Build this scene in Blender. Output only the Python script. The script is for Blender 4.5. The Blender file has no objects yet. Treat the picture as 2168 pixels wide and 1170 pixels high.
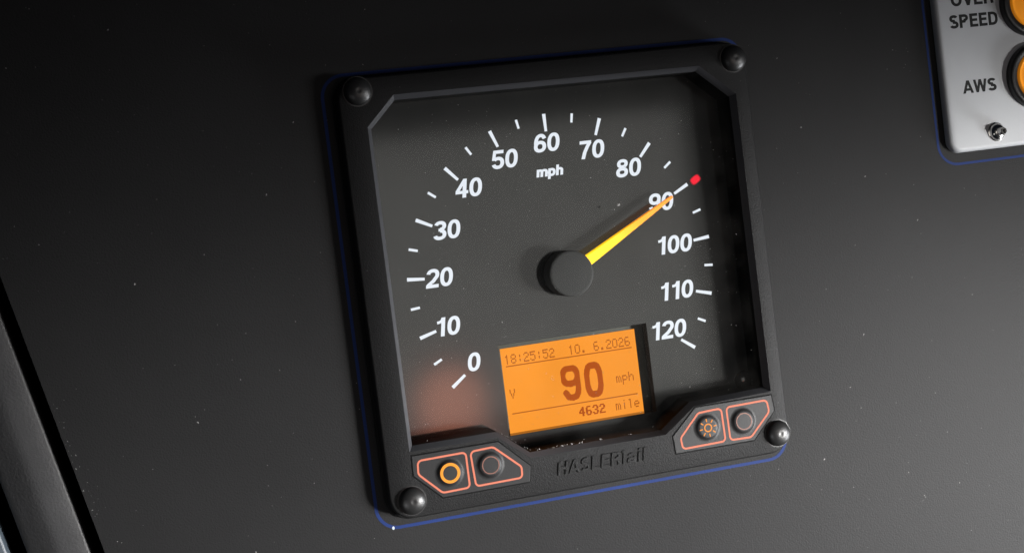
import bpy, bmesh, math, random
from mathutils import Vector, Matrix, Quaternion

random.seed(7)
S = bpy.context.scene
COL = S.collection
MM = 0.001

# ------------------------------------------------------------------ camera
cam = bpy.data.cameras.new('camera')
cam_o = bpy.data.objects.new('camera', cam)
COL.objects.link(cam_o)
cam.sensor_width = 36.0
cam.lens = 47.636
cam.clip_start = 0.01
cam.clip_end = 50
_r = Vector((0.95847648, -0.12400386, 0.25679928))
_u = Vector((0.13145518, 0.99124966, -0.01198568))
_b = Vector((-0.25306593, 0.04524559, 0.96639043))
M = Matrix.Identity(4)
for i in range(3):
    M[i][0], M[i][1], M[i][2] = _r[i], _u[i], _b[i]
M.translation = Vector((-141.54, 23.2413, 466.0486)) * MM
cam_o.matrix_world = M
S.camera = cam_o

# ------------------------------------------------------------------ world and lamps
W = bpy.data.worlds.new('World')
S.world = W
W.use_nodes = True
W.node_tree.nodes['Background'].inputs[0].default_value = (0.55, 0.70, 1.0, 1)
W.node_tree.nodes['Background'].inputs[1].default_value = 0.010


def aim(o, target):
    d = Vector(target) - o.location
    o.rotation_euler = d.to_track_quat('-Z', 'Y').to_euler()


def lamp(name, kind, loc, target, power, color, **kw):
    l = bpy.data.lights.new(name, kind)
    l.energy = power
    l.color = color
    for k, v in kw.items():
        setattr(l, k, v)
    o = bpy.data.objects.new(name, l)
    o.location = loc
    COL.objects.link(o)
    aim(o, target)
    return o


# window light from the right of the cab, low
key = lamp('cab_window_lamp', 'SPOT', (0.70, -0.29, 0.74), (0.07, -0.115, 0.0), 83.0, (1.0, 0.98, 0.95),
     spot_size=math.radians(20), spot_blend=1.0, shadow_soft_size=0.055)
key.rotation_euler = (key.rotation_euler.to_quaternion() @ Quaternion((0, 0, 1), math.radians(33))).to_euler()
key.scale = (1, 3.2, 1)     # made-up beam shape: a narrow ellipse that leaves the upper panel dark
# added soft fill from the right, brightens the panel and softens shadows
lamp('side_fill_lamp', 'AREA', (0.78, -0.36, 0.62), (-0.02, -0.26, 0.0), 1.05, (0.98, 0.98, 1.0), shape='RECTANGLE', size=0.42, size_y=0.30, spread=math.radians(24))
# added weak fill from the left that lifts the shadows
lamp('left_fill_lamp', 'AREA', (-0.42, -0.42, 0.52), (-0.06, -0.24, 0.0), 0.12, (0.98, 0.98, 1.0), shape='RECTANGLE', size=0.35, size_y=0.25, spread=math.radians(38))
# second window, low and far to the right: catches edges that face it
lamp('side_window_lamp', 'AREA', (0.62, -0.34, 0.16), (0.0, 0.0, 0.01), 3.6, (0.95, 0.97, 1.0), shape='RECTANGLE', size=0.22, size_y=0.16)
# added lamp, sized so the glossy dial mirrors it as grey haze
lo = lamp('haze_reflection_lamp', 'AREA', (0.150, -0.022, 0.60), (0.150, -0.022, 0.0), 0.27, (1.0, 0.97, 0.93),
          shape='RECTANGLE', size=0.30, size_y=0.234)
lo.rotation_euler = (0, 0, 0)
# added pink discs, mirrored at the dial's lower left like a hand's reflection
for x, y, d, p, c in ((0.196, -0.200, 0.085, 0.108, (1.0, 0.31, 0.17)), (0.190, -0.252, 0.110, 0.060, (1.0, 0.26, 0.17))):
    lo = lamp('hand_reflection_lamp', 'AREA', (x, y, 1.2), (x, y, 0.0), p, c, shape='DISK', size=d)
    lo.rotation_euler = (0, 0, 0)

S.view_settings.view_transform = 'Standard'
S.view_settings.look = 'None'
S.view_settings.exposure = 0
S.view_settings.gamma = 1
S.view_settings.use_curve_mapping = False
S.cycles.max_bounces = 6
S.cycles.use_adaptive_sampling = False
S.cycles.use_denoising = True
S.cycles.use_light_tree = False
S.cycles.sample_clamp_indirect = 3

# ------------------------------------------------------------------ materials
def mat(name, base, rough=0.5, spec=0.5, metal=0.0, bump=None, rough_var=0.0, tint_var=0.0, coat=0.0, emit=None):
    m = bpy.data.materials.new(name)
    m.use_nodes = True
    nt = m.node_tree
    n, l = nt.nodes, nt.links
    p = n['Principled BSDF']
    p.inputs['Base Color'].default_value = (*base, 1)
    p.inputs['Roughness'].default_value = rough
    p.inputs['Specular IOR Level'].default_value = spec
    p.inputs['Metallic'].default_value = metal
    p.inputs['Coat Weight'].default_value = coat
    tc = n.new('ShaderNodeTexCoord')
    if bump:
        scale, strength, dist = bump
        t = n.new('ShaderNodeTexNoise')
        t.inputs['Scale'].default_value = scale
        t.inputs['Detail'].default_value = 4
        t.inputs['Roughness'].default_value = 0.6
        l.new(tc.outputs['Object'], t.inputs['Vector'])
        b = n.new('ShaderNodeBump')
        b.inputs['Strength'].default_value = strength
        b.inputs['Distance'].default_value = dist
        l.new(t.outputs['Fac'], b.inputs['Height'])
        l.new(b.outputs['Normal'], p.inputs['Normal'])
    if rough_var or tint_var:
        t = n.new('ShaderNodeTexNoise')
        t.inputs['Scale'].default_value = 22
        t.inputs['Detail'].default_value = 6
        t.inputs['Roughness'].default_value = 0.65
        l.new(tc.outputs['Object'], t.inputs['Vector'])
        if rough_var:
            r = n.new('ShaderNodeMapRange')
            r.inputs['From Min'].default_value = 0.3
            r.inputs['From Max'].default_value = 0.7
            r.inputs['To Min'].default_value = rough - rough_var
            r.inputs['To Max'].default_value = rough + rough_var
            l.new(t.outputs['Fac'], r.inputs['Value'])
            l.new(r.outputs['Result'], p.inputs['Roughness'])
        if tint_var:
            r = n.new('ShaderNodeMapRange')
            r.inputs['From Min'].default_value = 0.25
            r.inputs['From Max'].default_value = 0.75
            r.inputs['To Min'].default_value = 1 - tint_var
            r.inputs['To Max'].default_value = 1 + tint_var
            l.new(t.outputs['Fac'], r.inputs['Value'])
            x = n.new('ShaderNodeVectorMath')
            x.operation = 'SCALE'
            x.inputs[0].default_value = base
            l.new(r.outputs['Result'], x.inputs['Scale'])
            l.new(x.outputs['Vector'], p.inputs['Base Color'])
    if emit:
        p.inputs['Emission Color'].default_value = (*emit[0], 1)
        p.inputs['Emission Strength'].default_value = emit[1]
    return m


MAT = {
    'panel': mat('satin black dash paint', (0.0205, 0.0205, 0.0208), 0.50, 0.06, bump=(1500, 0.6, 0.0002), rough_var=0.012, tint_var=0.08),
    'blue': mat('blue marking paint', (0.012, 0.027, 0.108), 0.6, 0.10, bump=(1500, 0.3, 0.0002), tint_var=0.15),
    'bezel': mat('grained black plastic', (0.0105, 0.0105, 0.0107), 0.50, 0.12, bump=(2200, 0.55, 0.0003), rough_var=0.04, tint_var=0.1),
    'chamfer': mat('smooth black plastic edge', (0.042, 0.043, 0.047), 0.45, 0.2, bump=(2200, 0.3, 0.0002)),
    'gasket': mat('black rubber', (0.004, 0.004, 0.004), 0.7, 0.15),
    'pad': mat('keypad film', (0.014, 0.014, 0.0145), 0.5, 0.25, bump=(2600, 0.25, 0.0002)),
    'slit_shade': mat('painted slit shade', (0.003, 0.003, 0.003), 0.8, 0.1),
    'salmon': mat('salmon printing', (0.25, 0.06, 0.035), 0.6, 0.1, emit=((0.64, 0.225, 0.15), 0.72)),  # emission added to brighten the printing
    'dim_ring': mat('unlit ring printing', (0.17, 0.075, 0.055), 0.5, 0.3),
    'lit_ring': mat('lit amber ring', (0.1, 0.04, 0.01), 0.6, 0.1, emit=((1.0, 0.36, 0.03), 0.95)),
    'sun_ring': mat('lit amber symbol', (0.1, 0.04, 0.01), 0.6, 0.1, emit=((1.0, 0.33, 0.05), 0.8)),
    'cap': mat('glossy black screw cap', (0.011, 0.011, 0.011), 0.40, 0.5, bump=(900, 0.12, 0.0003), rough_var=0.06),
    'dial': mat('matt charcoal dial', (0.0215, 0.0215, 0.0212), 0.10, 0.5, tint_var=0.05),
    'hub': mat('matt black hub', (0.030, 0.030, 0.0296), 0.65, 0.2, bump=(2600, 0.4, 0.0002)),
    'white': mat('backlit white print', (0.08, 0.08, 0.08), 0.7, 0.05, emit=((0.86, 0.91, 1.0), 0.88)),
    'lcd_frame': mat('dark olive display frame', (0.035, 0.035, 0.026), 0.5, 0.3, bump=(1200, 0.2, 0.0002)),
    'lcd_ink': mat('display segments', (0.01, 0.003, 0.001), 0.8, 0.05, emit=((0.55, 0.14, 0.013), 0.85)),
    'lcd_big': mat('display big segments', (0.01, 0.003, 0.001), 0.8, 0.05, emit=((0.50, 0.085, 0.003), 0.88)),
    'grey_box': mat('grey powder coat', (0.35, 0.36, 0.375), 0.42, 0.4, bump=(800, 0.1, 0.0002), tint_var=0.05),
    'black_ink': mat('black print', (0.010, 0.010, 0.010), 0.6, 0.2, tint_var=0.3),
    'lamp_ring': mat('black lamp collar', (0.006, 0.006, 0.006), 0.38, 0.5, bump=(900, 0.1, 0.0002)),
    'chrome': mat('bright steel', (0.62, 0.60, 0.57), 0.18, 0.5, metal=1.0, bump=(400, 0.05, 0.0003)),
    'rail': mat('leather grained black rail', (0.048, 0.048, 0.049), 0.45, 0.35, bump=(1100, 0.4, 0.0004), rough_var=0.05, tint_var=0.2),
    'edge': mat('blue grey trim', (0.055, 0.07, 0.085), 0.4, 0.5),
    'dark': mat('dark void', (0.002, 0.002, 0.002), 0.9, 0.0),
    'dust': mat('pale lint', (0.27, 0.265, 0.26), 0.9, 0.1),
    'chip': mat('bare metal chip', (0.42, 0.47, 0.50), 0.6, 0.2),
    'sensor': mat('clear plastic lens', (0.012, 0.012, 0.012), 0.16, 0.6),
}


def node_mat(name):
    m = bpy.data.materials.new(name)
    m.use_nodes = True
    nt = m.node_tree
    nt.nodes.clear()
    out = nt.nodes.new('ShaderNodeOutputMaterial')
    return m, nt, out


def make_glass():
    m, nt, out = node_mat('instrument glass')
    n, l = nt.nodes, nt.links
    lw = n.new('ShaderNodeFresnel'); lw.inputs['IOR'].default_value = 1.12   # coated glass
    g = n.new('ShaderNodeBsdfGlossy'); g.inputs['Roughness'].default_value = 0.07
    t = n.new('ShaderNodeBsdfTransparent'); t.inputs['Color'].default_value = (0.97, 0.98, 0.97, 1)
    mx = n.new('ShaderNodeMixShader')
    ge = n.new('ShaderNodeNewGeometry')
    fm = n.new('ShaderNodeMix'); fm.inputs[3].default_value = 0.004
    l.new(ge.outputs['Backfacing'], fm.inputs[0]); l.new(lw.outputs[0], fm.inputs[2])
    l.new(fm.outputs[0], mx.inputs[0]); l.new(t.outputs[0], mx.inputs[1]); l.new(g.outputs[0], mx.inputs[2])
    # thin film of dust
    tc = n.new('ShaderNodeTexCoord')
    no = n.new('ShaderNodeTexNoise'); no.inputs['Scale'].default_value = 60; no.inputs['Detail'].default_value = 8
    l.new(tc.outputs['Object'], no.inputs['Vector'])
    r = n.new('ShaderNodeMapRange')
    r.inputs['From Min'].default_value = 0.4; r.inputs['From Max'].default_value = 0.75
    r.inputs['To Min'].default_value = 0.0; r.inputs['To Max'].default_value = 0.012
    l.new(no.outputs['Fac'], r.inputs['Value'])
    d = n.new('ShaderNodeBsdfDiffuse'); d.inputs['Color'].default_value = (0.5, 0.48, 0.45, 1)
    m2 = n.new('ShaderNodeMixShader')
    l.new(r.outputs['Result'], m2.inputs[0]); l.new(mx.outputs[0], m2.inputs[1]); l.new(d.outputs[0], m2.inputs[2])
    l.new(m2.outputs[0], out.inputs[0])
    return m


def make_needle():
    m, nt, out = node_mat('light piped needle')
    n, l = nt.nodes, nt.links
    tc = n.new('ShaderNodeTexCoord')
    sp = n.new('ShaderNodeSeparateXYZ')
    l.new(tc.outputs['Object'], sp.inputs[0])
    r = n.new('ShaderNodeMapRange')
    r.inputs['From Min'].default_value = 0.007; r.inputs['From Max'].default_value = 0.048
    l.new(sp.outputs['X'], r.inputs['Value'])
    cr = n.new('ShaderNodeValToRGB')
    e = cr.color_ramp.elements
    e[0].position = 0.0; e[0].color = (1.0, 0.62, 0.012, 1)
    e[1].position = 1.0; e[1].color = (1.0, 0.27, 0.03, 1)
    x = e.new(0.35); x.color = (1.0, 0.52, 0.012, 1)
    x = e.new(0.6); x.color = (1.0, 0.33, 0.015, 1)
    l.new(r.outputs[0], cr.inputs[0])
    p = n.new('ShaderNodeBsdfPrincipled')
    p.inputs['Roughness'].default_value = 0.35
    l.new(cr.outputs[0], p.inputs['Base Color'])
    l.new(cr.outputs[0], p.inputs['Emission Color'])
    p.inputs['Emission Strength'].default_value = 0.66
    l.new(p.outputs[0], out.inputs[0])
    return m


def make_red():
    # LED behind a diffusing slot: bright in the middle, fading out at its rim
    m, nt, out = node_mat('red diffused LED')
    n, l = nt.nodes, nt.links
    tc = n.new('ShaderNodeTexCoord')
    sc = n.new('ShaderNodeVectorMath'); sc.operation = 'MULTIPLY'
    sc.inputs[1].default_value = (1 / 0.0023, 1 / 0.0016, 0)
    l.new(tc.outputs['Object'], sc.inputs[0])
    sp = n.new('ShaderNodeSeparateXYZ'); l.new(sc.outputs[0], sp.inputs[0])
    pw = []
    for a in ('X', 'Y'):
        ab = n.new('ShaderNodeMath'); ab.operation = 'ABSOLUTE'; l.new(sp.outputs[a], ab.inputs[0])
        q = n.new('ShaderNodeMath'); q.operation = 'POWER'; q.inputs[1].default_value = 3.2
        l.new(ab.outputs[0], q.inputs[0]); pw.append(q)
    ad = n.new('ShaderNodeMath'); ad.operation = 'ADD'
    l.new(pw[0].outputs[0], ad.inputs[0]); l.new(pw[1].outputs[0], ad.inputs[1])
    r = n.new('ShaderNodeMapRange'); r.interpolation_type = 'SMOOTHSTEP'
    r.inputs['From Min'].default_value = 0.12; r.inputs['From Max'].default_value = 0.95
    r.inputs['To Min'].default_value = 1; r.inputs['To Max'].default_value = 0
    l.new(ad.outputs[0], r.inputs['Value'])
    em = n.new('ShaderNodeEmission'); em.inputs['Color'].default_value = (1.0, 0.03, 0.055, 1); em.inputs['Strength'].default_value = 1.0
    t = n.new('ShaderNodeBsdfTransparent')
    mx = n.new('ShaderNodeMixShader')
    l.new(r.outputs[0], mx.inputs[0]); l.new(t.outputs[0], mx.inputs[1]); l.new(em.outputs[0], mx.inputs[2])
    l.new(mx.outputs[0], out.inputs[0])
    return m


def make_screen():
    m, nt, out = node_mat('amber backlit screen')
    n, l = nt.nodes, nt.links
    tc = n.new('ShaderNodeTexCoord')
    no = n.new('ShaderNodeTexNoise'); no.inputs['Scale'].default_value = 35; no.inputs['Detail'].default_value = 2
    l.new(tc.outputs['Object'], no.inputs['Vector'])
    r = n.new('ShaderNodeMapRange')
    r.inputs['From Min'].default_value = 0.3; r.inputs['From Max'].default_value = 0.7
    r.inputs['To Min'].default_value = 0.95; r.inputs['To Max'].default_value = 1.07
    l.new(no.outputs['Fac'], r.inputs['Value'])
    em = n.new('ShaderNodeEmission'); em.inputs['Color'].default_value = (1.0, 0.335, 0.036, 1)
    l.new(r.outputs[0], em.inputs['Strength'])
    l.new(em.outputs[0], out.inputs[0])
    return m


def make_lens():
    m = mat('amber lamp lens', (0.72, 0.25, 0.02), 0.22, 0.5, bump=(260, 0.12, 0.0004), emit=((1.0, 0.32, 0.012), 0.22))
    return m


MAT['glass'] = make_glass()
MAT['needle'] = make_needle()
MAT['red'] = make_red()
MAT['screen'] = make_screen()
MAT['lens'] = make_lens()

# ------------------------------------------------------------------ helpers (all in millimetres)
def link(name, bm, material, parent=None, smooth=None, loc=(0, 0, 0), rotz=0.0, label=None):
    me = bpy.data.meshes.new(name)
    bmesh.ops.recalc_face_normals(bm, faces=bm.faces[:])
    bm.to_mesh(me)
    bm.free()
    me.transform(Matrix.Scale(MM, 4))
    for k in (material if isinstance(material, (list, tuple)) else [material]):
        me.materials.append(MAT[k])
    if smooth:
        me.shade_smooth()
        me.set_sharp_from_angle(angle=math.radians(smooth))
    o = bpy.data.objects.new(name, me)
    COL.objects.link(o)
    o.location = Vector(loc) * MM
    o.rotation_euler.z = rotz
    if parent:
        o.parent = parent
    if label:
        o['label'] = label
    return o


def thing(name, label, cat, loc=(0, 0, 0)):
    o = bpy.data.objects.new(name, None)
    o.empty_display_size = 0.02
    o.location = Vector(loc) * MM
    COL.objects.link(o)
    o['label'] = label
    o['category'] = cat
    return o


def area2(p):
    return sum(p[i][0] * p[(i + 1) % len(p)][1] - p[(i + 1) % len(p)][0] * p[i][1] for i in range(len(p)))


def ccw(p):
    return list(p) if area2(p) > 0 else list(reversed(p))


def offset(p, d):
    """grow a ccw polygon outwards by d (mitred)"""
    n = len(p)
    out = []
    for i in range(n):
        a, b, c = Vector(p[i - 1]), Vector(p[i]), Vector(p[(i + 1) % n])
        e1, e2 = (b - a).normalized(), (c - b).normalized()
        n1, n2 = Vector((e1.y, -e1.x)), Vector((e2.y, -e2.x))
        s = n1 + n2
        k = 1 + n1.dot(n2)
        out.append(tuple(b + s * (d / max(k, 0.25))))
    return out


def fillet(p, r, seg=6):
    p = ccw(p)
    n = len(p)
    rs = r if isinstance(r, (list, tuple)) else [r] * n
    out = []
    for i in range(n):
        a, b, c = Vector(p[i - 1]), Vector(p[i]), Vector(p[(i + 1) % n])
        u, v = (a - b).normalized(), (c - b).normalized()
        ang = u.angle(v)
        if rs[i] <= 0 or abs(ang - math.pi) < 1e-3:
            out.append(tuple(b))
            continue
        t = min(rs[i] / math.tan(ang / 2), 0.48 * (a - b).length, 0.48 * (c - b).length)
        rr = t * math.tan(ang / 2)
        cen = b + (u + v).normalized() * (rr / math.sin(ang / 2))
        s, e = b + u * t - cen, b + v * t - cen
        a0 = math.atan2(s.y, s.x)
        da = math.atan2(e.y, e.x) - a0
        while da > math.pi: da -= 2 * math.pi
        while da < -math.pi: da += 2 * math.pi
        for k in range(seg + 1):
            w = a0 + da * k / seg
            out.append((cen.x + rr * math.cos(w), cen.y + rr * math.sin(w)))
    return out


def rrect(x0, y0, x1, y1, r, seg=8):
    return fillet([(x0, y0), (x1, y0), (x1, y1), (x0, y1)], r, seg)


def circle(cx, cy, r, n=48):
    return [(cx + r * math.cos(2 * math.pi * k / n), cy + r * math.sin(2 * math.pi * k / n)) for k in range(n)]


def solid(outer, oprof, holes=(), bm=None, bottom=False, mi=0, hole_mi=None):
    """outer polygon with a profile of (offset, z) from the bottom up; holes likewise; the top is filled"""
    bm = bm or bmesh.new()
    tops = []
    for poly, prof, idx in [(ccw(outer), oprof, mi)] + [(ccw(h), hp, hole_mi if hole_mi is not None else mi) for h, hp in holes]:
        rings = []
        for off, z in prof:
            rings.append([bm.verts.new((x, y, z)) for x, y in offset(poly, off)])
        for a, b in zip(rings, rings[1:]):
            for i in range(len(a)):
                j = (i + 1) % len(a)
                f = bm.faces.new((a[i], a[j], b[j], b[i]))
                f.material_index = idx
        tops.append(rings)
    edges = []
    for rings in tops:
        t = rings[-1]
        for i in range(len(t)):
            e = bm.edges.get((t[i], t[(i + 1) % len(t)])) or bm.edges.new((t[i], t[(i + 1) % len(t)]))
            edges.append(e)
    if len(tops) == 1:
        f = bm.faces.new(tops[0][-1])
        f.material_index = mi
    else:
        g = bmesh.ops.triangle_fill(bm, edges=edges, use_beauty=True, use_dissolve=False, normal=(0, 0, 1))
        for f in g['geom']:
            if isinstance(f, bmesh.types.BMFace):
                f.material_index = mi
    if bottom:
        f = bm.faces.new(list(reversed(tops[0][0])))
        f.material_index = mi
    return bm


def lathe(prof, cx=0, cy=0, n=48, bm=None, mi=0):
    bm = bm or bmesh.new()
    prev = None
    for r, z in prof:
        if r < 1e-6:
            ring = [bm.verts.new((cx, cy, z))]
        else:
            ring = [bm.verts.new((cx + r * math.cos(2 * math.pi * k / n), cy + r * math.sin(2 * math.pi * k / n), z)) for k in range(n)]
        if prev:
            for i in range(n):
                j = (i + 1) % n
                if len(ring) == 1 and len(prev) > 1:
                    f = bm.faces.new((prev[i], prev[j], ring[0]))
                elif len(prev) == 1:
                    f = bm.faces.new((prev[0], ring[j], ring[i]))
                else:
                    f = bm.faces.new((prev[i], prev[j], ring[j], ring[i]))
                f.material_index = mi
        prev = ring
    return bm


def ribbon(bm, pts, w, z, h=0.0, closed=False, clampy=None, fn=None):
    """a flat stroke of width w along pts at height z, with walls h deep when h > 0"""
    n = len(pts)
    L, Rr = [], []
    for i in range(n):
        p = Vector(pts[i])
        a = Vector(pts[i - 1]) if (i > 0 or closed) else None
        c = Vector(pts[(i + 1) % n]) if (i < n - 1 or closed) else None
        if a is None:
            t = (c - p).normalized(); m = Vector((-t.y, t.x)); k = 1
        elif c is None:
            t = (p - a).normalized(); m = Vector((-t.y, t.x)); k = 1
        else:
            t1, t2 = (p - a).normalized(), (c - p).normalized()
            n1, n2 = Vector((-t1.y, t1.x)), Vector((-t2.y, t2.x))
            m = (n1 + n2)
            k = 1 / max(0.35, (1 + n1.dot(n2)) / 2)
            m = m * 0.5
            if m.length < 1e-6: m = n1; k = 1
        o = m * (w / 2) * k
        L.append(p + o); Rr.append(p - o)
    def fix(q):
        x, y = q
        if clampy: y = min(max(y, clampy[0]), clampy[1])
        if fn: x, y = fn(x, y)
        return x, y
    tl = [bm.verts.new((*fix(q), z)) for q in L]
    tr = [bm.verts.new((*fix(q), z)) for q in Rr]
    if h:
        bl = [bm.verts.new((v.co.x, v.co.y, z - h)) for v in tl]
        br = [bm.verts.new((v.co.x, v.co.y, z - h)) for v in tr]
    for i in range(n if closed else n - 1):
        j = (i + 1) % n
        bm.faces.new((tr[i], tr[j], tl[j], tl[i]))
        if h:
            bm.faces.new((br[i], br[j], tr[j], tr[i]))
            bm.faces.new((tl[i], tl[j], bl[j], bl[i]))
    if h and not closed:
        bm.faces.new((tl[0], bl[0], br[0], tr[0]))
        bm.faces.new((tr[-1], br[-1], bl[-1], tl[-1]))


# ------------------------------------------------------------------ lettering drawn as strokes (grotesque)
def arc(cx, cy, rx, ry, a0, a1, n=22, e=2.25):
    out = []
    for k in range(n + 1):
        t = math.radians(a0 + (a1 - a0) * k / n)
        c, s = math.cos(t), math.sin(t)
        out.append((cx + rx * math.copysign(abs(c) ** (2 / e), c), cy + ry * math.copysign(abs(s) ** (2 / e), s)))
    return out


def glyph(ch, s):
    """list of (points, closed, width factor), advance width; cap height 1"""
    h = s / 2
    w = 0.60
    c = w / 2
    if ch == '0':
        return [(arc(c, .5, c - h, .5 - h, 0, 360, 44, 2.3)[:-1], True, 1)], w
    if ch == '1':
        return [([(.36, 0), (.36, 1)], False, 1), ([(.07, .745), (.20, .765), (.29, .83), (.345, .99)], False, .80)], w * .86
    if ch == '2':
        return [(arc(c, .695, c - h, .305 - h, 172, -28, 26) + [(.335, .36), (.12, .17), (.075, s * .6)], False, 1),
                ([(0.0, h), (w - .01, h)], False, 1)], w
    if ch == '3':
        return [(arc(c - .01, .735, c - h - .015, .265 - h, 165, -88, 26), False, 1), (arc(c - .01, .285, c - h + .01, .285 - h, 88, -166, 28), False, 1),
                ([(.22, .52 + h * .1), (.33, .52 + h * .1)], False, .85)], w
    if ch == '4':
        return [([(.42, 0), (.42, 1)], False, 1), ([(0, .295), (.60, .295)], False, .92), ([(.40, .93), (.07, .33)], False, .92)], w
    if ch == '5':
        return [([(.10, 1 - h), (.55, 1 - h)], False, 1), ([(.135, .99), (.085, .46)], False, .86),
                (arc(c, .325, c - h, .325 - h, 146, -163, 30), False, 1)], w
    if ch == '6':
        return [(arc(c, .315, c - h, .315 - h, 0, 360, 36)[:-1], True, 1),
                (arc(c + .01, .5, c - h + .008, .5 - h, 32, 200, 26), False, 1)], w
    if ch == '7':
        return [([(0.01, 1 - h), (.58, 1 - h)], False, 1), ([(.52, 1 - h), (.40, .68), (.28, .36), (.215, 0)], False, 1)], w
    if ch == '8':
        return [(arc(c, .745, c - h - .025, .255 - h, 0, 360, 36)[:-1], True, .95), (arc(c, .278, c - h, .278 - h, 0, 360, 36)[:-1], True, 1)], w
    if ch == '9':
        g, _ = glyph('6', s)
        return [([(w - x, 1 - y) for x, y in p], cl, f) for p, cl, f in g], w
    if ch == 'H':
        return [([(h, 0), (h, 1)], False, 1), ([(.70 - h, 0), (.70 - h, 1)], False, 1), ([(h, .52), (.70 - h, .52)], False, .95)], .70
    if ch == 'A':
        return [([(-.01 + h * .7, -.05), (.36, 1.04)], False, .98), ([(.73 - h * .7, -.05), (.36, 1.04)], False, .98), ([(.15, .29), (.57, .29)], False, .9)], .72
    if ch == 'S':
        return [(arc(.33, .725, .31 - h, .275 - h, 20, 268, 26) + arc(.33, .275, .325 - h, .275 - h, 88, -160, 28), False, 1)], .66
    if ch == 'L':
        return [([(h, 0), (h, 1)], False, 1), ([(h, h), (.56, h)], False, 1)], .57
    if ch == 'E':
        return [([(h, 0), (h, 1)], False, 1), ([(h, h), (.60, h)], False, 1), ([(h, 1 - h), (.59, 1 - h)], False, 1), ([(h, .52), (.55, .52)], False, .95)], .61
    if ch in 'PR':
        q = [([(h, 0), (h, 1)], False, 1),
             ([(h, 1 - h), (.36, 1 - h)] + arc(.36, .735, .29 - h, .265 - h, 80, -80, 14) + [(.36, .47), (h, .47)], False, .97)]
        if ch == 'R':
            q.append(([(.36, .46), (.50, .38), (.545, .25), (.56, .06), (.60, 0.0)], False, .95))
        return q, .68
    if ch == 'O':
        return [(arc(.38, .5, .38 - h, .5 - h, 0, 360, 44, 2.15)[:-1], True, 1)], .76
    if ch == 'V':
        return [([(h * .7, 1.05), (.335, -.04)], False, .98), ([(.67 - h * .7, 1.05), (.335, -.04)], False, .98)], .67
    if ch == 'W':
        return [([(h * .7, 1.05), (.245, -.04)], False, .92), ([(.47, 1.05), (.245, -.04)], False, .92), ([(.47, 1.05), (.695, -.04)], False, .92), ([(.94 - h * .7, 1.05), (.695, -.04)], False, .92)], .94
    if ch == 'D':
        return [([(h, 0), (h, 1)], False, 1), ([(h, 1 - h), (.30, 1 - h)] + arc(.30, .5, .40 - h, .5 - h, 88, -88, 22) + [(.30, h), (h, h)], False, 1)], .70
    if ch == 'm':
        return [([(h, 0), (h, .72)], False, 1), (arc(.27, .46, .20 - h * .3, .27 - h, 165, 0, 16) + [(.47 - h * .3, 0)], False, 1),
                (arc(.66 - h * .3, .46, .20 - h * .1, .27 - h, 165, 0, 16) + [(.86 - h * .4, 0)], False, 1)], .88
    if ch == 'p':
        return [([(h, -.27), (h, .73)], False, 1), (arc(.30, .36, .27 - h * .5, .38 - h, 0, 360, 36)[:-1], True, 1)], .58
    if ch == 'h':
        return [([(h, 0), (h, 1)], False, 1), (arc(.29, .44, .22 - h * .2, .30 - h, 165, 0, 16) + [(.51 - h * .2, 0)], False, 1)], .54
    if ch == 'r':
        return [([(h, 0), (h, .73)], False, 1), (arc(.30, .42, .22, .31 - h, 150, 85, 8), False, 1)], .33
    if ch == 'a':
        return [(arc(.28, .50, .22, .24 - h, 160, 0, 16) + [(.50, 0)], False, 1), (arc(.26, .21, .245 - h * .3, .22 - h, 0, 360, 24)[:-1], True, .95)], .57
    if ch == 'i':
        return [([(h, 0), (h, .73)], False, 1), ([(h, .86), (h, 1)], False, 1)], s + .03
    if ch == '|':
        return [([(h, 0), (h, 1)], False, 1), ([(-.10, 1 - h * .8), (h, 1 - h * .8)], False, .8)], s + .02
    if ch == 'l':
        return [([(h, 0), (h, 1)], False, 1)], s + .02
    return [], .3


def text_width(body, s, gap):
    return sum(glyph(c, s)[1] + gap for c in body) - gap


def lettering(bm, body, x, y, cap, s, z, gap=0.09, slant=0.0, width=None, centre=False, h=0.0, widen=1.0):
    tw = text_width(body, s, gap)
    k = cap * widen
    if width:
        k = width / tw
    if centre:
        x = x - tw * k / 2
    cx = 0
    step = 0
    for ch in body:
        g, adv = glyph(ch, s)
        lo = -.30 if ch in 'p' else 0.0
        for pts, cl, f in g:
            def fn(px, py, cx=cx):
                return x + (cx + px) * k + py * cap * slant, y + py * cap
            ribbon(bm, pts, s * f, z + step * 0.006, h, cl, (lo, 1.0), fn)
            step = (step + 1) % 4
        cx += adv + gap


# ------------------------------------------------------------------ the dash panel and what surrounds it
ZP = 6.6            # panel surface
EDGE_A, EDGE_D = Vector((-188.9, 24.6)), Vector((20.2, -94.8)).normalized()
EDGE_N = Vector((EDGE_D.y, -EDGE_D.x))      # towards lower left


def along(t, n):
    q = EDGE_A + EDGE_D * t + EDGE_N * n
    return (q.x, q.y)


panel_outline = [along(-230, 0), along(260, 0), (330, along(260, 0)[1]), (330, along(-230, 0)[1])]
bm = solid(panel_outline, [(0, -9), (0, ZP - .5), (-.15, ZP - .12), (-.5, ZP)],
           [(rrect(-71, -71, 71, 71, 4), [(0, -9), (0, ZP)])])
panel = link('instrument_panel', bm, 'panel', smooth=40)
panel['kind'] = 'structure'


def painted_outline(poly, w, z):
    b = bmesh.new()
    ribbon(b, poly, w, z, 0, True)
    return b


link('painted_outline', painted_outline(rrect(-79.2, -78.4, 75.3, 77.1, 7.5, 10), 1.10, ZP + .05), 'blue', panel)
link('painted_outline', painted_outline(rrect(152.3, 21.2, 275, 150, 8, 10), 0.95, ZP + .05), 'blue', panel)

base = bmesh.new()
bmesh.ops.create_grid(base, x_segments=1, y_segments=1, size=520)
bmesh.ops.translate(base, verts=base.verts[:], vec=(0, 0, -16))
under = link('base_floor', base, 'dark')
under['kind'] = 'structure'

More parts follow.
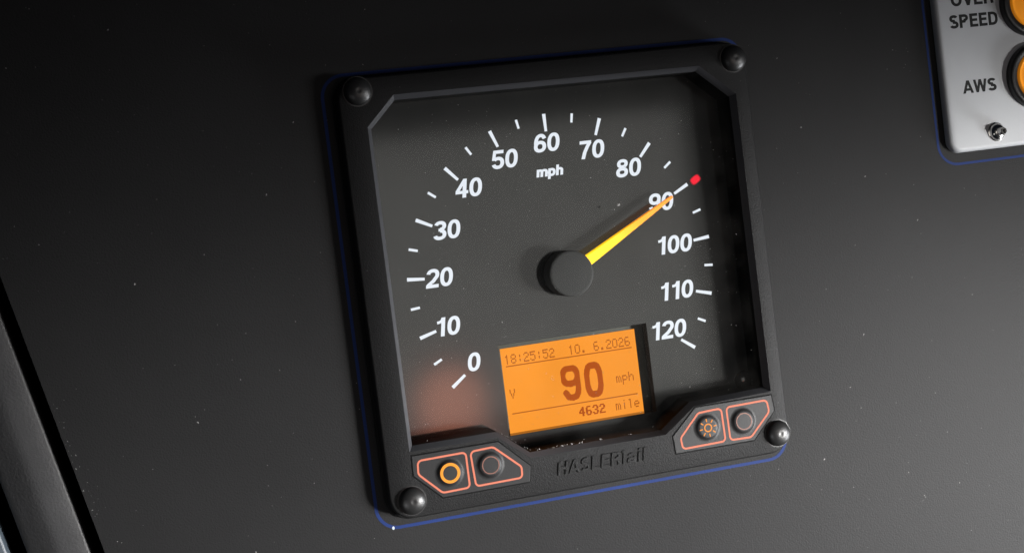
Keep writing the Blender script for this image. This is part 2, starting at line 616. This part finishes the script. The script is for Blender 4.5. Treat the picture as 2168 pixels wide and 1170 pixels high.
# rail running diagonally along the panel's left edge
def sweep(profile, t0, t1, steps=1):
    b = bmesh.new()
    rows = []
    for k in range(steps + 1):
        t = t0 + (t1 - t0) * k / steps
        rows.append([b.verts.new((*along(t, n), z)) for n, z in profile])
    for a, c in zip(rows, rows[1:]):
        for i in range(len(profile) - 1):
            b.faces.new((a[i], a[i + 1], c[i + 1], c[i]))
    return b


NR = 4.2
rail_prof = [(NR, -12), (NR, 1.6), (NR + .12, 2.2), (NR + .5, 2.65), (NR + 1.0, 2.8), (NR + 4, 2.95), (NR + 7.0, 2.85), (NR + 9, 2.5),
             (NR + 11, 1.6), (NR + 14, 0.0), (NR + 17.0, -1.8), (NR + 18.6, -2.7), (NR + 19.1, -3.2), (NR + 19.3, -4.0), (NR + 19.3, -12)]
o = link('trim_rail', sweep(rail_prof, -230, 260, 50), 'rail', smooth=50)
o['label'] = 'black leather-grained rail slanting across the lower left corner beside the panel'
o['category'] = 'trim rail'
strip_prof = [(NR + 24.8, -12), (NR + 24.8, -3.4), (NR + 25.1, -3.0), (NR + 26.0, -2.7), (NR + 38, -2.4), (NR + 38.5, -3), (NR + 38.5, -12)]
o = link('edge_strip', sweep(strip_prof, -230, 260, 2), 'edge', smooth=50)
o['label'] = 'blue-grey strip just showing in the bottom left corner beyond the black rail'
o['category'] = 'trim strip'

# ------------------------------------------------------------------ the speedometer
G = thing('speedometer', 'square black speedometer with white numerals, orange needle and amber display', 'speedometer', (0, 0, ZP))
G_OFF = -ZP


def part(name, bm, m, parent=None, **kw):
    if parent is None or parent is G:
        loc = kw.pop('loc', (0, 0, 0))
        return link(name, bm, m, G, loc=(loc[0], loc[1], loc[2] + G_OFF), **kw)
    return link(name, bm, m, parent, **kw)


ZF = 13.8
outer = rrect(-75.2, -74.9, 73.6, 75.1, 8.0, 10)
inner = [(-66.4, -52.2), (-35.4, -52.2), (-24.4, -61.3), (26.0, -61.3), (37.9, -53.0), (68.2, -52.2), (68.2, 56.4), (55.2, 67.6), (-56.2, 68.2), (-66.4, 58.2)]
bm = solid(outer, [(.2, ZP + 1.6), (0, ZF - 1.2), (-.12, ZF - .55), (-.4, ZF - .18), (-.8, ZF)],
           [(inner, [(-1.6, ZF - 2.8), (-.12, ZF - .16), (0, ZF)])], mi=0, hole_mi=1)
bezel = part('bezel', bm, ['bezel', 'chamfer'], smooth=35)
bm = solid(rrect(-76.1, -75.9, 74.2, 76.2, 8.6, 10), [(0, ZP), (0, ZP + 1.3), (-.4, ZP + 1.6)],
           [(rrect(-70, -70, 70, 70, 5), [(0, ZP), (0, ZP + 1.6)])])
part('gasket', bm, 'gasket')

w = bmesh.new()
lo_ring = [w.verts.new((x, y, -6)) for x, y in offset(ccw(inner), -1.6)]
hi_ring = [w.verts.new((x, y, ZF - 2.8)) for x, y in offset(ccw(inner), -1.6)]
for i in range(len(lo_ring)):
    j = (i + 1) % len(lo_ring)
    w.faces.new((lo_ring[i], lo_ring[j], hi_ring[j], hi_ring[i]))
part('inner_wall', w, 'gasket')

# raised maker lettering on the lower edge of the bezel
b = bmesh.new()
LS = .19
lettering(b, 'HASLER', -15.6, -69.0, 4.7, LS, ZF + .38, gap=.09, slant=.165, width=23.4, h=.4)
lettering(b, '|', 8.6, -69.0, 4.7, LS, ZF + .38, slant=.165, h=.4, width=1.0)
lettering(b, 'ail', 10.5, -69.0, 4.7, LS, ZF + .38, gap=.13, slant=.165, width=6.9, h=.4)
link('raised_lettering', b, 'bezel', bezel)

# screw caps
for x, y in ((-68.2, 70.4), (68.6, 69.0), (69.0, -67.7), (-67.6, -68.7)):
    prof = [(5.1, 0.0), (4.75, .02), (4.72, .5), (4.55, 1.1), (4.1, 1.75), (3.3, 2.35), (2.3, 2.75), (1.5, 2.95), (1.0, 3.0), (.7, 2.98), (.4, 2.93), (0, 2.92)]
    part('screw_cap', lathe(prof, n=40), 'cap', smooth=50, loc=(x, y, ZF))

# dial plate with the display opening
win = [(-27.7, -54.75), (28.5, -54.75), (28.5, -22.2), (-27.7, -22.2)]
dial_poly = [(-72, -67), (72, -67), (72, 72), (-72, 72)]
bm = solid(dial_poly, [(0, -1.2), (0, 0)], [(win, [(0, -6.2), (0, -.12), (.12, 0)])])
dial = part('dial', bm, 'dial')


def child(name, bm, m, parent, **kw):
    return link(name, bm, m, parent, **kw)


for i in range(25):
    v = i * 5
    a = math.radians((v - 60) * 2.107 - 0.47)
    major = v % 10 == 0
    r1, r0 = 57.45, (57.5 * .89 if major else 57.5 * .942)
    w1, w0 = (1.28, .98) if major else (.92, .86)
    d = Vector((math.sin(a), math.cos(a))); nrm = Vector((d.y, -d.x))
    b = bmesh.new()
    q = [d * r0 - nrm * w0 / 2, d * r0 + nrm * w0 / 2, d * r1 + nrm * w1 / 2, d * r1 - nrm * w1 / 2]
    b.faces.new([b.verts.new((p.x, p.y, .06)) for p in q])
    child('tick_mark', b, 'white', dial)

NUM = {0: (-37.1, -26.6), 10: (-44.9, -12.8), 20: (-45.6, 4.5), 30: (-40.8, 20.8), 40: (-31.1, 34.5), 50: (-16.8, 43.1), 60: (-0.6, 47.2),
       70: (15.9, 43.0), 80: (29.1, 34.9), 90: (40.0, 21.1), 100: (43.2, 5.1), 110: (41.9, -11.8), 120: (37.0, -25.7)}
for v, (x, y) in NUM.items():
    b = bmesh.new()
    cap = 6.55
    body = str(v)
    lettering(b, body, x - .165 * cap / 2, y - cap / 2, cap, 0.180, .06, gap=.05, slant=.165, centre=True, widen=1.17)
    child('numeral', b, 'white', dial)
b = bmesh.new()
lettering(b, 'mph', -6.0, 35.2, 3.75, .23, .06, gap=.08, slant=.17, width=9.7)
child('unit_lettering', b, 'white', dial)

# red limit light next to the 90 mark
b = bmesh.new()
b.faces.new([b.verts.new(p) for p in ((-3.4, -2.4, 0), (3.4, -2.4, 0), (3.4, 2.4, 0), (-3.4, 2.4, 0))])
child('limit_light', b, 'red', dial, loc=(54.4, 27.6, .10), rotz=math.radians(31), label='small glowing red light beside the 90 mark')
# ambient light sensor at the lower right of the dial
child('light_sensor', lathe([(3.6, 0), (3.55, .5), (3.2, 1.0), (2.4, 1.5), (1.2, 1.85), (0, 1.95)], n=32), 'sensor', dial, loc=(64.2, -48.6, 0.0), smooth=60)

# needle and hub: the needle is built along +X and turned to its reading
ang = math.atan2(22.5, 42.0)
b = bmesh.new()
xs = [(7.0, 2.05, 7.6), (20, 1.62, 7.5), (36, 1.0, 7.25), (47.0, .56, 7.0), (47.6, .40, 7.0)]
rows = []
for x, hw, z in xs:
    rows.append([b.verts.new((x, y, zz)) for y, zz in ((hw, z - 1.0), (hw, z - .25), (hw * .72, z), (-hw * .9, z + .02), (-hw, z - .25), (-hw, z - 1.0))])
for a, c in zip(rows, rows[1:]):
    for i in range(6):
        j = (i + 1) % 6
        b.faces.new((a[i], a[j], c[j], c[i]))
b.faces.new(rows[0]); b.faces.new(list(reversed(rows[-1])))
needle = part('needle', b, 'needle', rotz=ang)
b = lathe([(2.0, .02), (2.0, .8), (7.9, .9), (8.15, 1.1), (8.15, 8.4), (8.05, 8.75), (7.75, 8.95), (7.2, 9.0), (0, 9.03)], n=64)
part('hub_cap', b, 'hub', smooth=35)

# ------------------------------------------------------------------ amber display
D = bmesh.new()
LX0, LX1, LY0, LY1 = -26.1, 25.5, -55.4, -24.05
D = solid([(-32, -66), (32, -66), (32, -20), (-32, -20)], [(0, -6.4), (0, -4.85)],
          [([(LX0, LY0), (LX1, LY0), (LX1, LY1), (LX0, LY1)], [(0, -5.4), (0, -4.95), (.1, -4.85)])])
disp = part('display', D, 'lcd_frame')
b = bmesh.new()
b.faces.new([b.verts.new((x, y, -5.0)) for x, y in ((LX0 - .2, LY0 - .2), (LX1 + .2, LY0 - .2), (LX1 + .2, LY1 + .2), (LX0 - .2, LY1 + .2))])
child('screen', b, 'screen', disp)
PX, PY = (LX1 - LX0) / 128, (LY1 - LY0) / 64

F57 = {
    '0': '01110 10001 10011 10101 11001 10001 01110', '1': '00100 01100 00100 00100 00100 00100 00100',
    '2': '01110 10001 00001 00110 01000 10000 11111', '3': '01110 10001 00001 00110 00001 10001 01110',
    '4': '00010 00110 01010 10010 11111 00010 00010', '5': '11111 10000 11110 00001 00001 10001 01110',
    '6': '01110 10000 10000 11110 10001 10001 01110', '8': '01110 10001 10001 01110 10001 10001 01110',
    'o': '01110 10001 10001 10001 10001 10001 01110',
    ':': '00000 00100 00100 00000 00100 00100 00000', '.': '00000 00000 00000 00000 00000 01100 01100', ' ': '00000 00000 00000 00000 00000 00000 00000',
    'm': '00000 00000 11010 10101 10101 10101 10101', 'h': '10000 10000 10110 11001 10001 10001 10001',
    'i': '00100 00000 00100 00100 00100 00100 00100', 'l': '01100 00100 00100 00100 00100 00100 00100',
    'e': '00000 00000 01110 10001 11111 10000 01110', 'V': '10001 10001 10001 01010 01010 00100 00100',
    'p': '00000 00000 11110 10001 10001 11110 10000 10000 10000'}


def dots(bm, rows, u, v, z=-4.94, fill=.99, su=1.0, sv=1.0):
    for r, row in enumerate(rows):
        k = 0
        while k < len(row):
            if row[k] != '1':
                k += 1
                continue
            e = k
            while e < len(row) and row[e] == '1':
                e += 1
            x0, x1 = LX0 + (u + k * su) * PX, LX0 + (u + e * su) * PX
            y1, y0 = LY1 - (v + r * sv) * PY, LY1 - (v + (r + fill) * sv) * PY
            bm.faces.new([bm.verts.new(p) for p in ((x0, y0, z), (x1, y0, z), (x1, y1, z), (x0, y1, z))])
            k = e


def dot_text(bm, body, u, v, pitch=6.0):
    for i, ch in enumerate(body):
        ch = 'o' if ch == '0' else ch
        dots(bm, F57[ch].split(), u + i * pitch, v)


def pen_rows(paths, w, h, pw, ph):
    g = [[0] * w for _ in range(h)]
    for pts, cl in paths:
        n = len(pts)
        for i in range(n if cl else n - 1):
            a, c = pts[i], pts[(i + 1) % n]
            for k in range(13):
                x = a[0] + (c[0] - a[0]) * k / 12; y = a[1] + (c[1] - a[1]) * k / 12
                for r in range(h):
                    for q in range(w):
                        if abs((q + .5 - x) / pw) ** 2.4 + abs((r + .5 - y) / ph) ** 2.4 <= 1:
                            g[r][q] = 1
    return [''.join(map(str, r)) for r in g]


b = bmesh.new(); dot_text(b, '18:25:52', 3, 5); child('time_readout', b, 'lcd_ink', disp)
b = bmesh.new(); dot_text(b, '10. 6.2026', 63.3, 5); child('date_readout', b, 'lcd_ink', disp)
for v, u0, u1 in ((13.1, 3.7, 123.6), (48.2, 4.2, 123.8)):
    b = bmesh.new()
    dots(b, ['1'], u0, v, su=u1 - u0, sv=.85)
    child('rule_line', b, 'lcd_ink', disp)
b = bmesh.new()
HS = .5
nine = pen_rows([(arc(17.5, 15.5, 13.5, 11.5, 0, 360, 40, 2.6)[:-1], True), ([(31, 15.5), (31.2, 30), (30.2, 40), (26, 46.5), (19, 48.2), (11, 46.5), (6.5, 40)], False)], 36, 53, 5.2, 4.6)
zero = pen_rows([(arc(17.5, 26.5, 12.6, 21.8, 0, 360, 60, 2.9)[:-1], True)], 36, 53, 5.2, 4.8)
dots(b, nine, 53.0, 19.8, su=HS, sv=HS, fill=1.0)
dots(b, zero, 75.0, 19.8, su=HS, sv=HS, fill=1.0)
child('speed_readout', b, 'lcd_big', disp)
b = bmesh.new(); dot_text(b, 'mph', 105, 31.2); child('unit_readout', b, 'lcd_ink', disp)
b = bmesh.new(); dot_text(b, 'V', 4.2, 30.5); child('letter_readout', b, 'lcd_ink', disp)
b = bmesh.new()
for i, ch in enumerate('4632'):
    rows = [''.join('1' if (q < 5 and r[q] == '1') or (q > 0 and r[q - 1] == '1') else '0' for q in range(6)) for r in F57[ch].split()]
    dots(b, rows, 66.2 + i * 6.5, 51.8, su=.95, fill=1.0)
child('mileage_readout', b, 'lcd_big', disp)
b = bmesh.new(); dot_text(b, 'mile', 101.5, 51.6); child('distance_readout', b, 'lcd_ink', disp)

# ------------------------------------------------------------------ keypads
def keypad(poly, label):
    bm = solid(poly, [(.0, ZF - .3), (0, ZF + .16), (-.12, ZF + .22)])
    p = part('button_pad', bm, 'pad', label=label)
    s = bmesh.new()
    ribbon(s, offset(ccw(poly), .22), .34, ZF + .03, 0, True)  # flat black line painted in for the shade of the pad's groove
    link('pad_seam', s, 'slit_shade', p)
    return p


ZK = ZF + .22


def outline(poly, r, pad, m='salmon'):
    b = bmesh.new()
    ribbon(b, fillet(poly, r, 7), .66, ZK + .05, 0, True)
    link('printed_outline', b, m, pad)


def button(x, y, pad, kind):
    b = lathe([(5.3, .0), (4.8, .03), (4.4, .18), (4.1, .45), (3.85, .72), (3.5, .88), (3.1, .94), (2.9, .95), (2.0, .96), (0, .97)], n=48)
    link('button', b, 'pad', pad, smooth=60, loc=(x, y, ZK))
    zt = 1.01
    b = bmesh.new()
    if kind == 'lit':
        ribbon(b, circle(0, 0, 3.0), 1.0, zt, 0, True); m = 'lit_ring'
    elif kind == 'dim':
        ribbon(b, circle(0, 0, 2.92), .36, zt, 0, True); m = 'dim_ring'
    else:
        ribbon(b, circle(0, 0, 1.32), .46, zt, 0, True); m = 'sun_ring'
        for k in range(8):
            a = k * math.pi / 4 + math.radians(8)
            ribbon(b, [(2.15 * math.cos(a), 2.15 * math.sin(a)), (3.3 * math.cos(a), 3.3 * math.sin(a))], .42, zt)
    link({'lit': 'lit_ring', 'dim': 'ring_symbol', 'sun': 'sun_symbol'}[kind], b, m, pad, loc=(x, y, ZK))


padL = keypad([(-65.9, -53.7), (-66.1, -60.4), (-56.9, -69.4), (-26.0, -69.3), (-25.0, -64.0), (-35.5, -53.7)], 'left button pad with one lit amber ring')
outline([(-64.1, -55.6), (-47.2, -55.4), (-47.2, -67.6), (-56.8, -67.8), (-64.4, -60.2)], [1.6, 1.4, 1.4, 2.2, 2.2][::-1], padL)
outline([(-45.6, -55.5), (-37.4, -55.2), (-28.2, -63.6), (-28.4, -67.4), (-45.0, -67.6)], [1.6, 2.4, 2.0, 1.4, 1.4][::-1], padL)
button(-53.6, -61.4, padL, 'lit')
button(-39.2, -61.1, padL, 'dim')
padR = keypad([(28.5, -62.3), (38.2, -53.4), (68.0, -53.5), (68.6, -59.2), (59.4, -68.7), (28.9, -68.6)], 'right button pad with a lit sun symbol')
outline([(31.7, -67.4), (31.3, -63.4), (39.0, -55.5), (48.0, -55.2), (48.3, -67.2)], [1.4, 2.0, 2.4, 1.5, 1.4][::-1], padR)
outline([(50.0, -55.2), (66.0, -55.0), (66.5, -59.4), (58.4, -67.4), (50.2, -67.2)], [1.4, 1.5, 2.2, 2.2, 1.4][::-1], padR)
button(41.8, -61.2, padR, 'sun')
button(55.9, -61.1, padR, 'dim')

# front glass
b = bmesh.new()
b.faces.new([b.verts.new((x, y, ZF - 3.0)) for x, y in offset(ccw(inner), -1.5)])
part('front_glass', b, 'glass')

# ------------------------------------------------------------------ warning light box at the upper right
WB = thing('warning_light_box', 'grey box with black lettering and round amber lamps in the upper right corner', 'warning light box', (205, 75, ZP))


def wpart(name, bm, m, parent=None, loc=(0, 0, 0), **kw):
    if parent is None:
        return link(name, bm, m, WB, loc=(loc[0] - 205, loc[1] - 75, loc[2] - ZP), **kw)
    return link(name, bm, m, parent, loc=loc, **kw)


ZW = 10.4
bm = solid(rrect(155.2, 25.4, 270, 145, 5.0, 10), [(0, ZP + .6), (0, ZW - 1.6), (-.12, ZW - .95), (-.45, ZW - .45), (-.95, ZW - .12), (-1.5, ZW)], bottom=True)
wpart('housing', bm, 'grey_box', smooth=45)
bm = solid(rrect(156.5, 27, 268, 143, 4.0, 8), [(0, ZP), (0, ZP + .6)])
wpart('gasket', bm, 'gasket')
b = bmesh.new()
lettering(b, 'OVER', 162.0, 80.6, 5.1, .205, ZW + .03, gap=.07, width=18.6)
lettering(b, 'SPEED', 160.4, 72.3, 5.1, .205, ZW + .03, gap=.07, width=21.2)
wpart('overspeed_lettering', b, 'black_ink')
b = bmesh.new()
lettering(b, 'AWS', 163.3, 47.4, 4.9, .205, ZW + .03, gap=.06, width=14.6)
wpart('short_lettering', b, 'black_ink')
for (x, y), lab in (((195.2, 51.0), 'lower amber lamp'), ((195.5, 79.3), 'upper amber lamp')):
    ring = lathe([(12.7, 0), (12.7, 2.2), (12.5, 2.8), (12.0, 3.1), (11.3, 3.15), (10.2, 3.0), (9.7, 2.6), (9.4, .8)], n=72)
    r = wpart('indicator_lamp', ring, 'lamp_ring', smooth=50, loc=(x, y, ZW), label=lab)
    lens = lathe([(9.55, .7), (9.4, 2.6), (9.2, 3.0), (8.9, 3.2), (8.5, 3.1), (8.1, 2.95), (7.5, 3.0), (5, 3.35), (2.5, 3.55), (0, 3.6)], n=72)
    link('lens', lens, 'lens', r, smooth=40)
st = lathe([(3.6, 0), (3.55, .35), (3.2, .5), (3.15, 1.0), (2.9, 1.7), (2.2, 2.3), (1.45, 2.6), (1.35, 3.0), (1.35, 4.9), (1.15, 5.15), (.75, 5.15), (.7, 4.2), (0, 4.2)], n=32)
wpart('stud', st, 'chrome', smooth=40, loc=(175.5, 31.6, ZW))

# ------------------------------------------------------------------ dust, lint and a paint chip
b = bmesh.new()


def speck(x, y, z, r, stretch=1.0):
    a = random.uniform(0, 6.28)
    n = random.choice((5, 6, 7))
    vs = []
    for k in range(n):
        t = 2 * math.pi * k / n
        rr = r * random.uniform(.6, 1.2)
        px, py = rr * math.cos(t) * stretch, rr * math.sin(t)
        vs.append(b.verts.new((x + px * math.cos(a) - py * math.sin(a), y + px * math.sin(a) + py * math.cos(a), z)))
    top = b.verts.new((x, y, z + r * .5))
    for k in range(n):
        b.faces.new((vs[k], vs[(k + 1) % n], top))


def on_panel(x, y):
    q = Vector((x, y)) - EDGE_A
    return q.dot(EDGE_N) < -2 and not (-78 < x < 76 and -78 < y < 78) and not (x > 150 and y > 20)


for _ in range(480):
    x, y = random.uniform(-200, 205), random.uniform(-140, 115)
    if on_panel(x, y):
        speck(x, y, ZP + .02, random.choice((.06, .08, .08, .10, .12, .12, .16)) * random.uniform(.7, 1.1), random.choice((1, 1, 1.4, 2.2)))
for k in range(34):   # scuffs along the panel's edge by the rail
    q = along(random.uniform(44, 84), -abs(random.gauss(0.5, 2.2)) - .6)
    speck(q[0], q[1], ZP + .02, random.uniform(.04, .10), random.choice((1, 2, 3.5)))
for x, y in ((-148, 16), (-102, 40), (-134, -32), (-121, -78), (-90, 63), (96, 42), (120, 21), (112, -38), (90, -82), (140, 2)):
    speck(x, y, ZP + .02, .24, 1.7)
GZ = ZF - 2.97
for _ in range(420):
    x, y = random.uniform(-64, 66), random.uniform(-60, 66)
    if y < -50 and not (-26 < x < 26): continue
    if abs(x) + abs(y) > 118: continue
    speck(x, y, GZ, random.choice((.05, .06, .07, .08, .1, .13)) * random.uniform(.8, 1.2), random.choice((1, 1, 1.3, 2.0)))
for k in range(46):   # lint gathered in clumps along the bottom edge of the glass
    t = random.choice((.03, .10, .16, .22, .27, .31, .38, .55, .8)) + random.gauss(0, .018)
    speck(-21 + 42 * t, -59.5 + abs(random.gauss(0, .16)), GZ, random.choice((.05, .07, .09, .12, .2)) * (1.0 - .5 * min(1, abs(t - .28) * 3)), random.choice((1.3, 1.8, 2.6)))
for k in range(26):
    t = random.random()
    speck(-33.6 + 10 * t + random.gauss(0, .08), -51.2 - 8 * t + abs(random.gauss(0, .18)), GZ, random.uniform(.04, .1), 1.8)
for _ in range(130):  # specks on the bezel face
    x, y = random.uniform(-74, 72), random.uniform(-73, 74)
    if (-68 < x < 70 and -70 < y < 69): continue
    if min((x - sx) ** 2 + (y - sy) ** 2 for sx, sy in ((-68.2, 70.4), (68.6, 69.0), (69.0, -67.7), (-67.6, -68.7))) < 40: continue
    speck(x, y, ZF + .02, random.uniform(.04, .09), random.choice((1, 1.5)))
speck(19.5, 22.0, GZ, .5, 1.6)
speck(18.0, 20.5, GZ, .2, 1.2)
o = link('dust', b, 'dust')
o['kind'] = 'stuff'
o['label'] = 'pale dust specks and lint scattered over the black panel and the glass'

b = bmesh.new()
for a in range(1):
    vs = [b.verts.new((-73.6 + .42 * math.cos(t) - .5, -78.35 + .62 * math.sin(t), ZP + .09)) for t in [k * math.pi / 4 for k in range(8)]]
    b.faces.new(vs)
link('paint_chip', b, 'chip', panel)
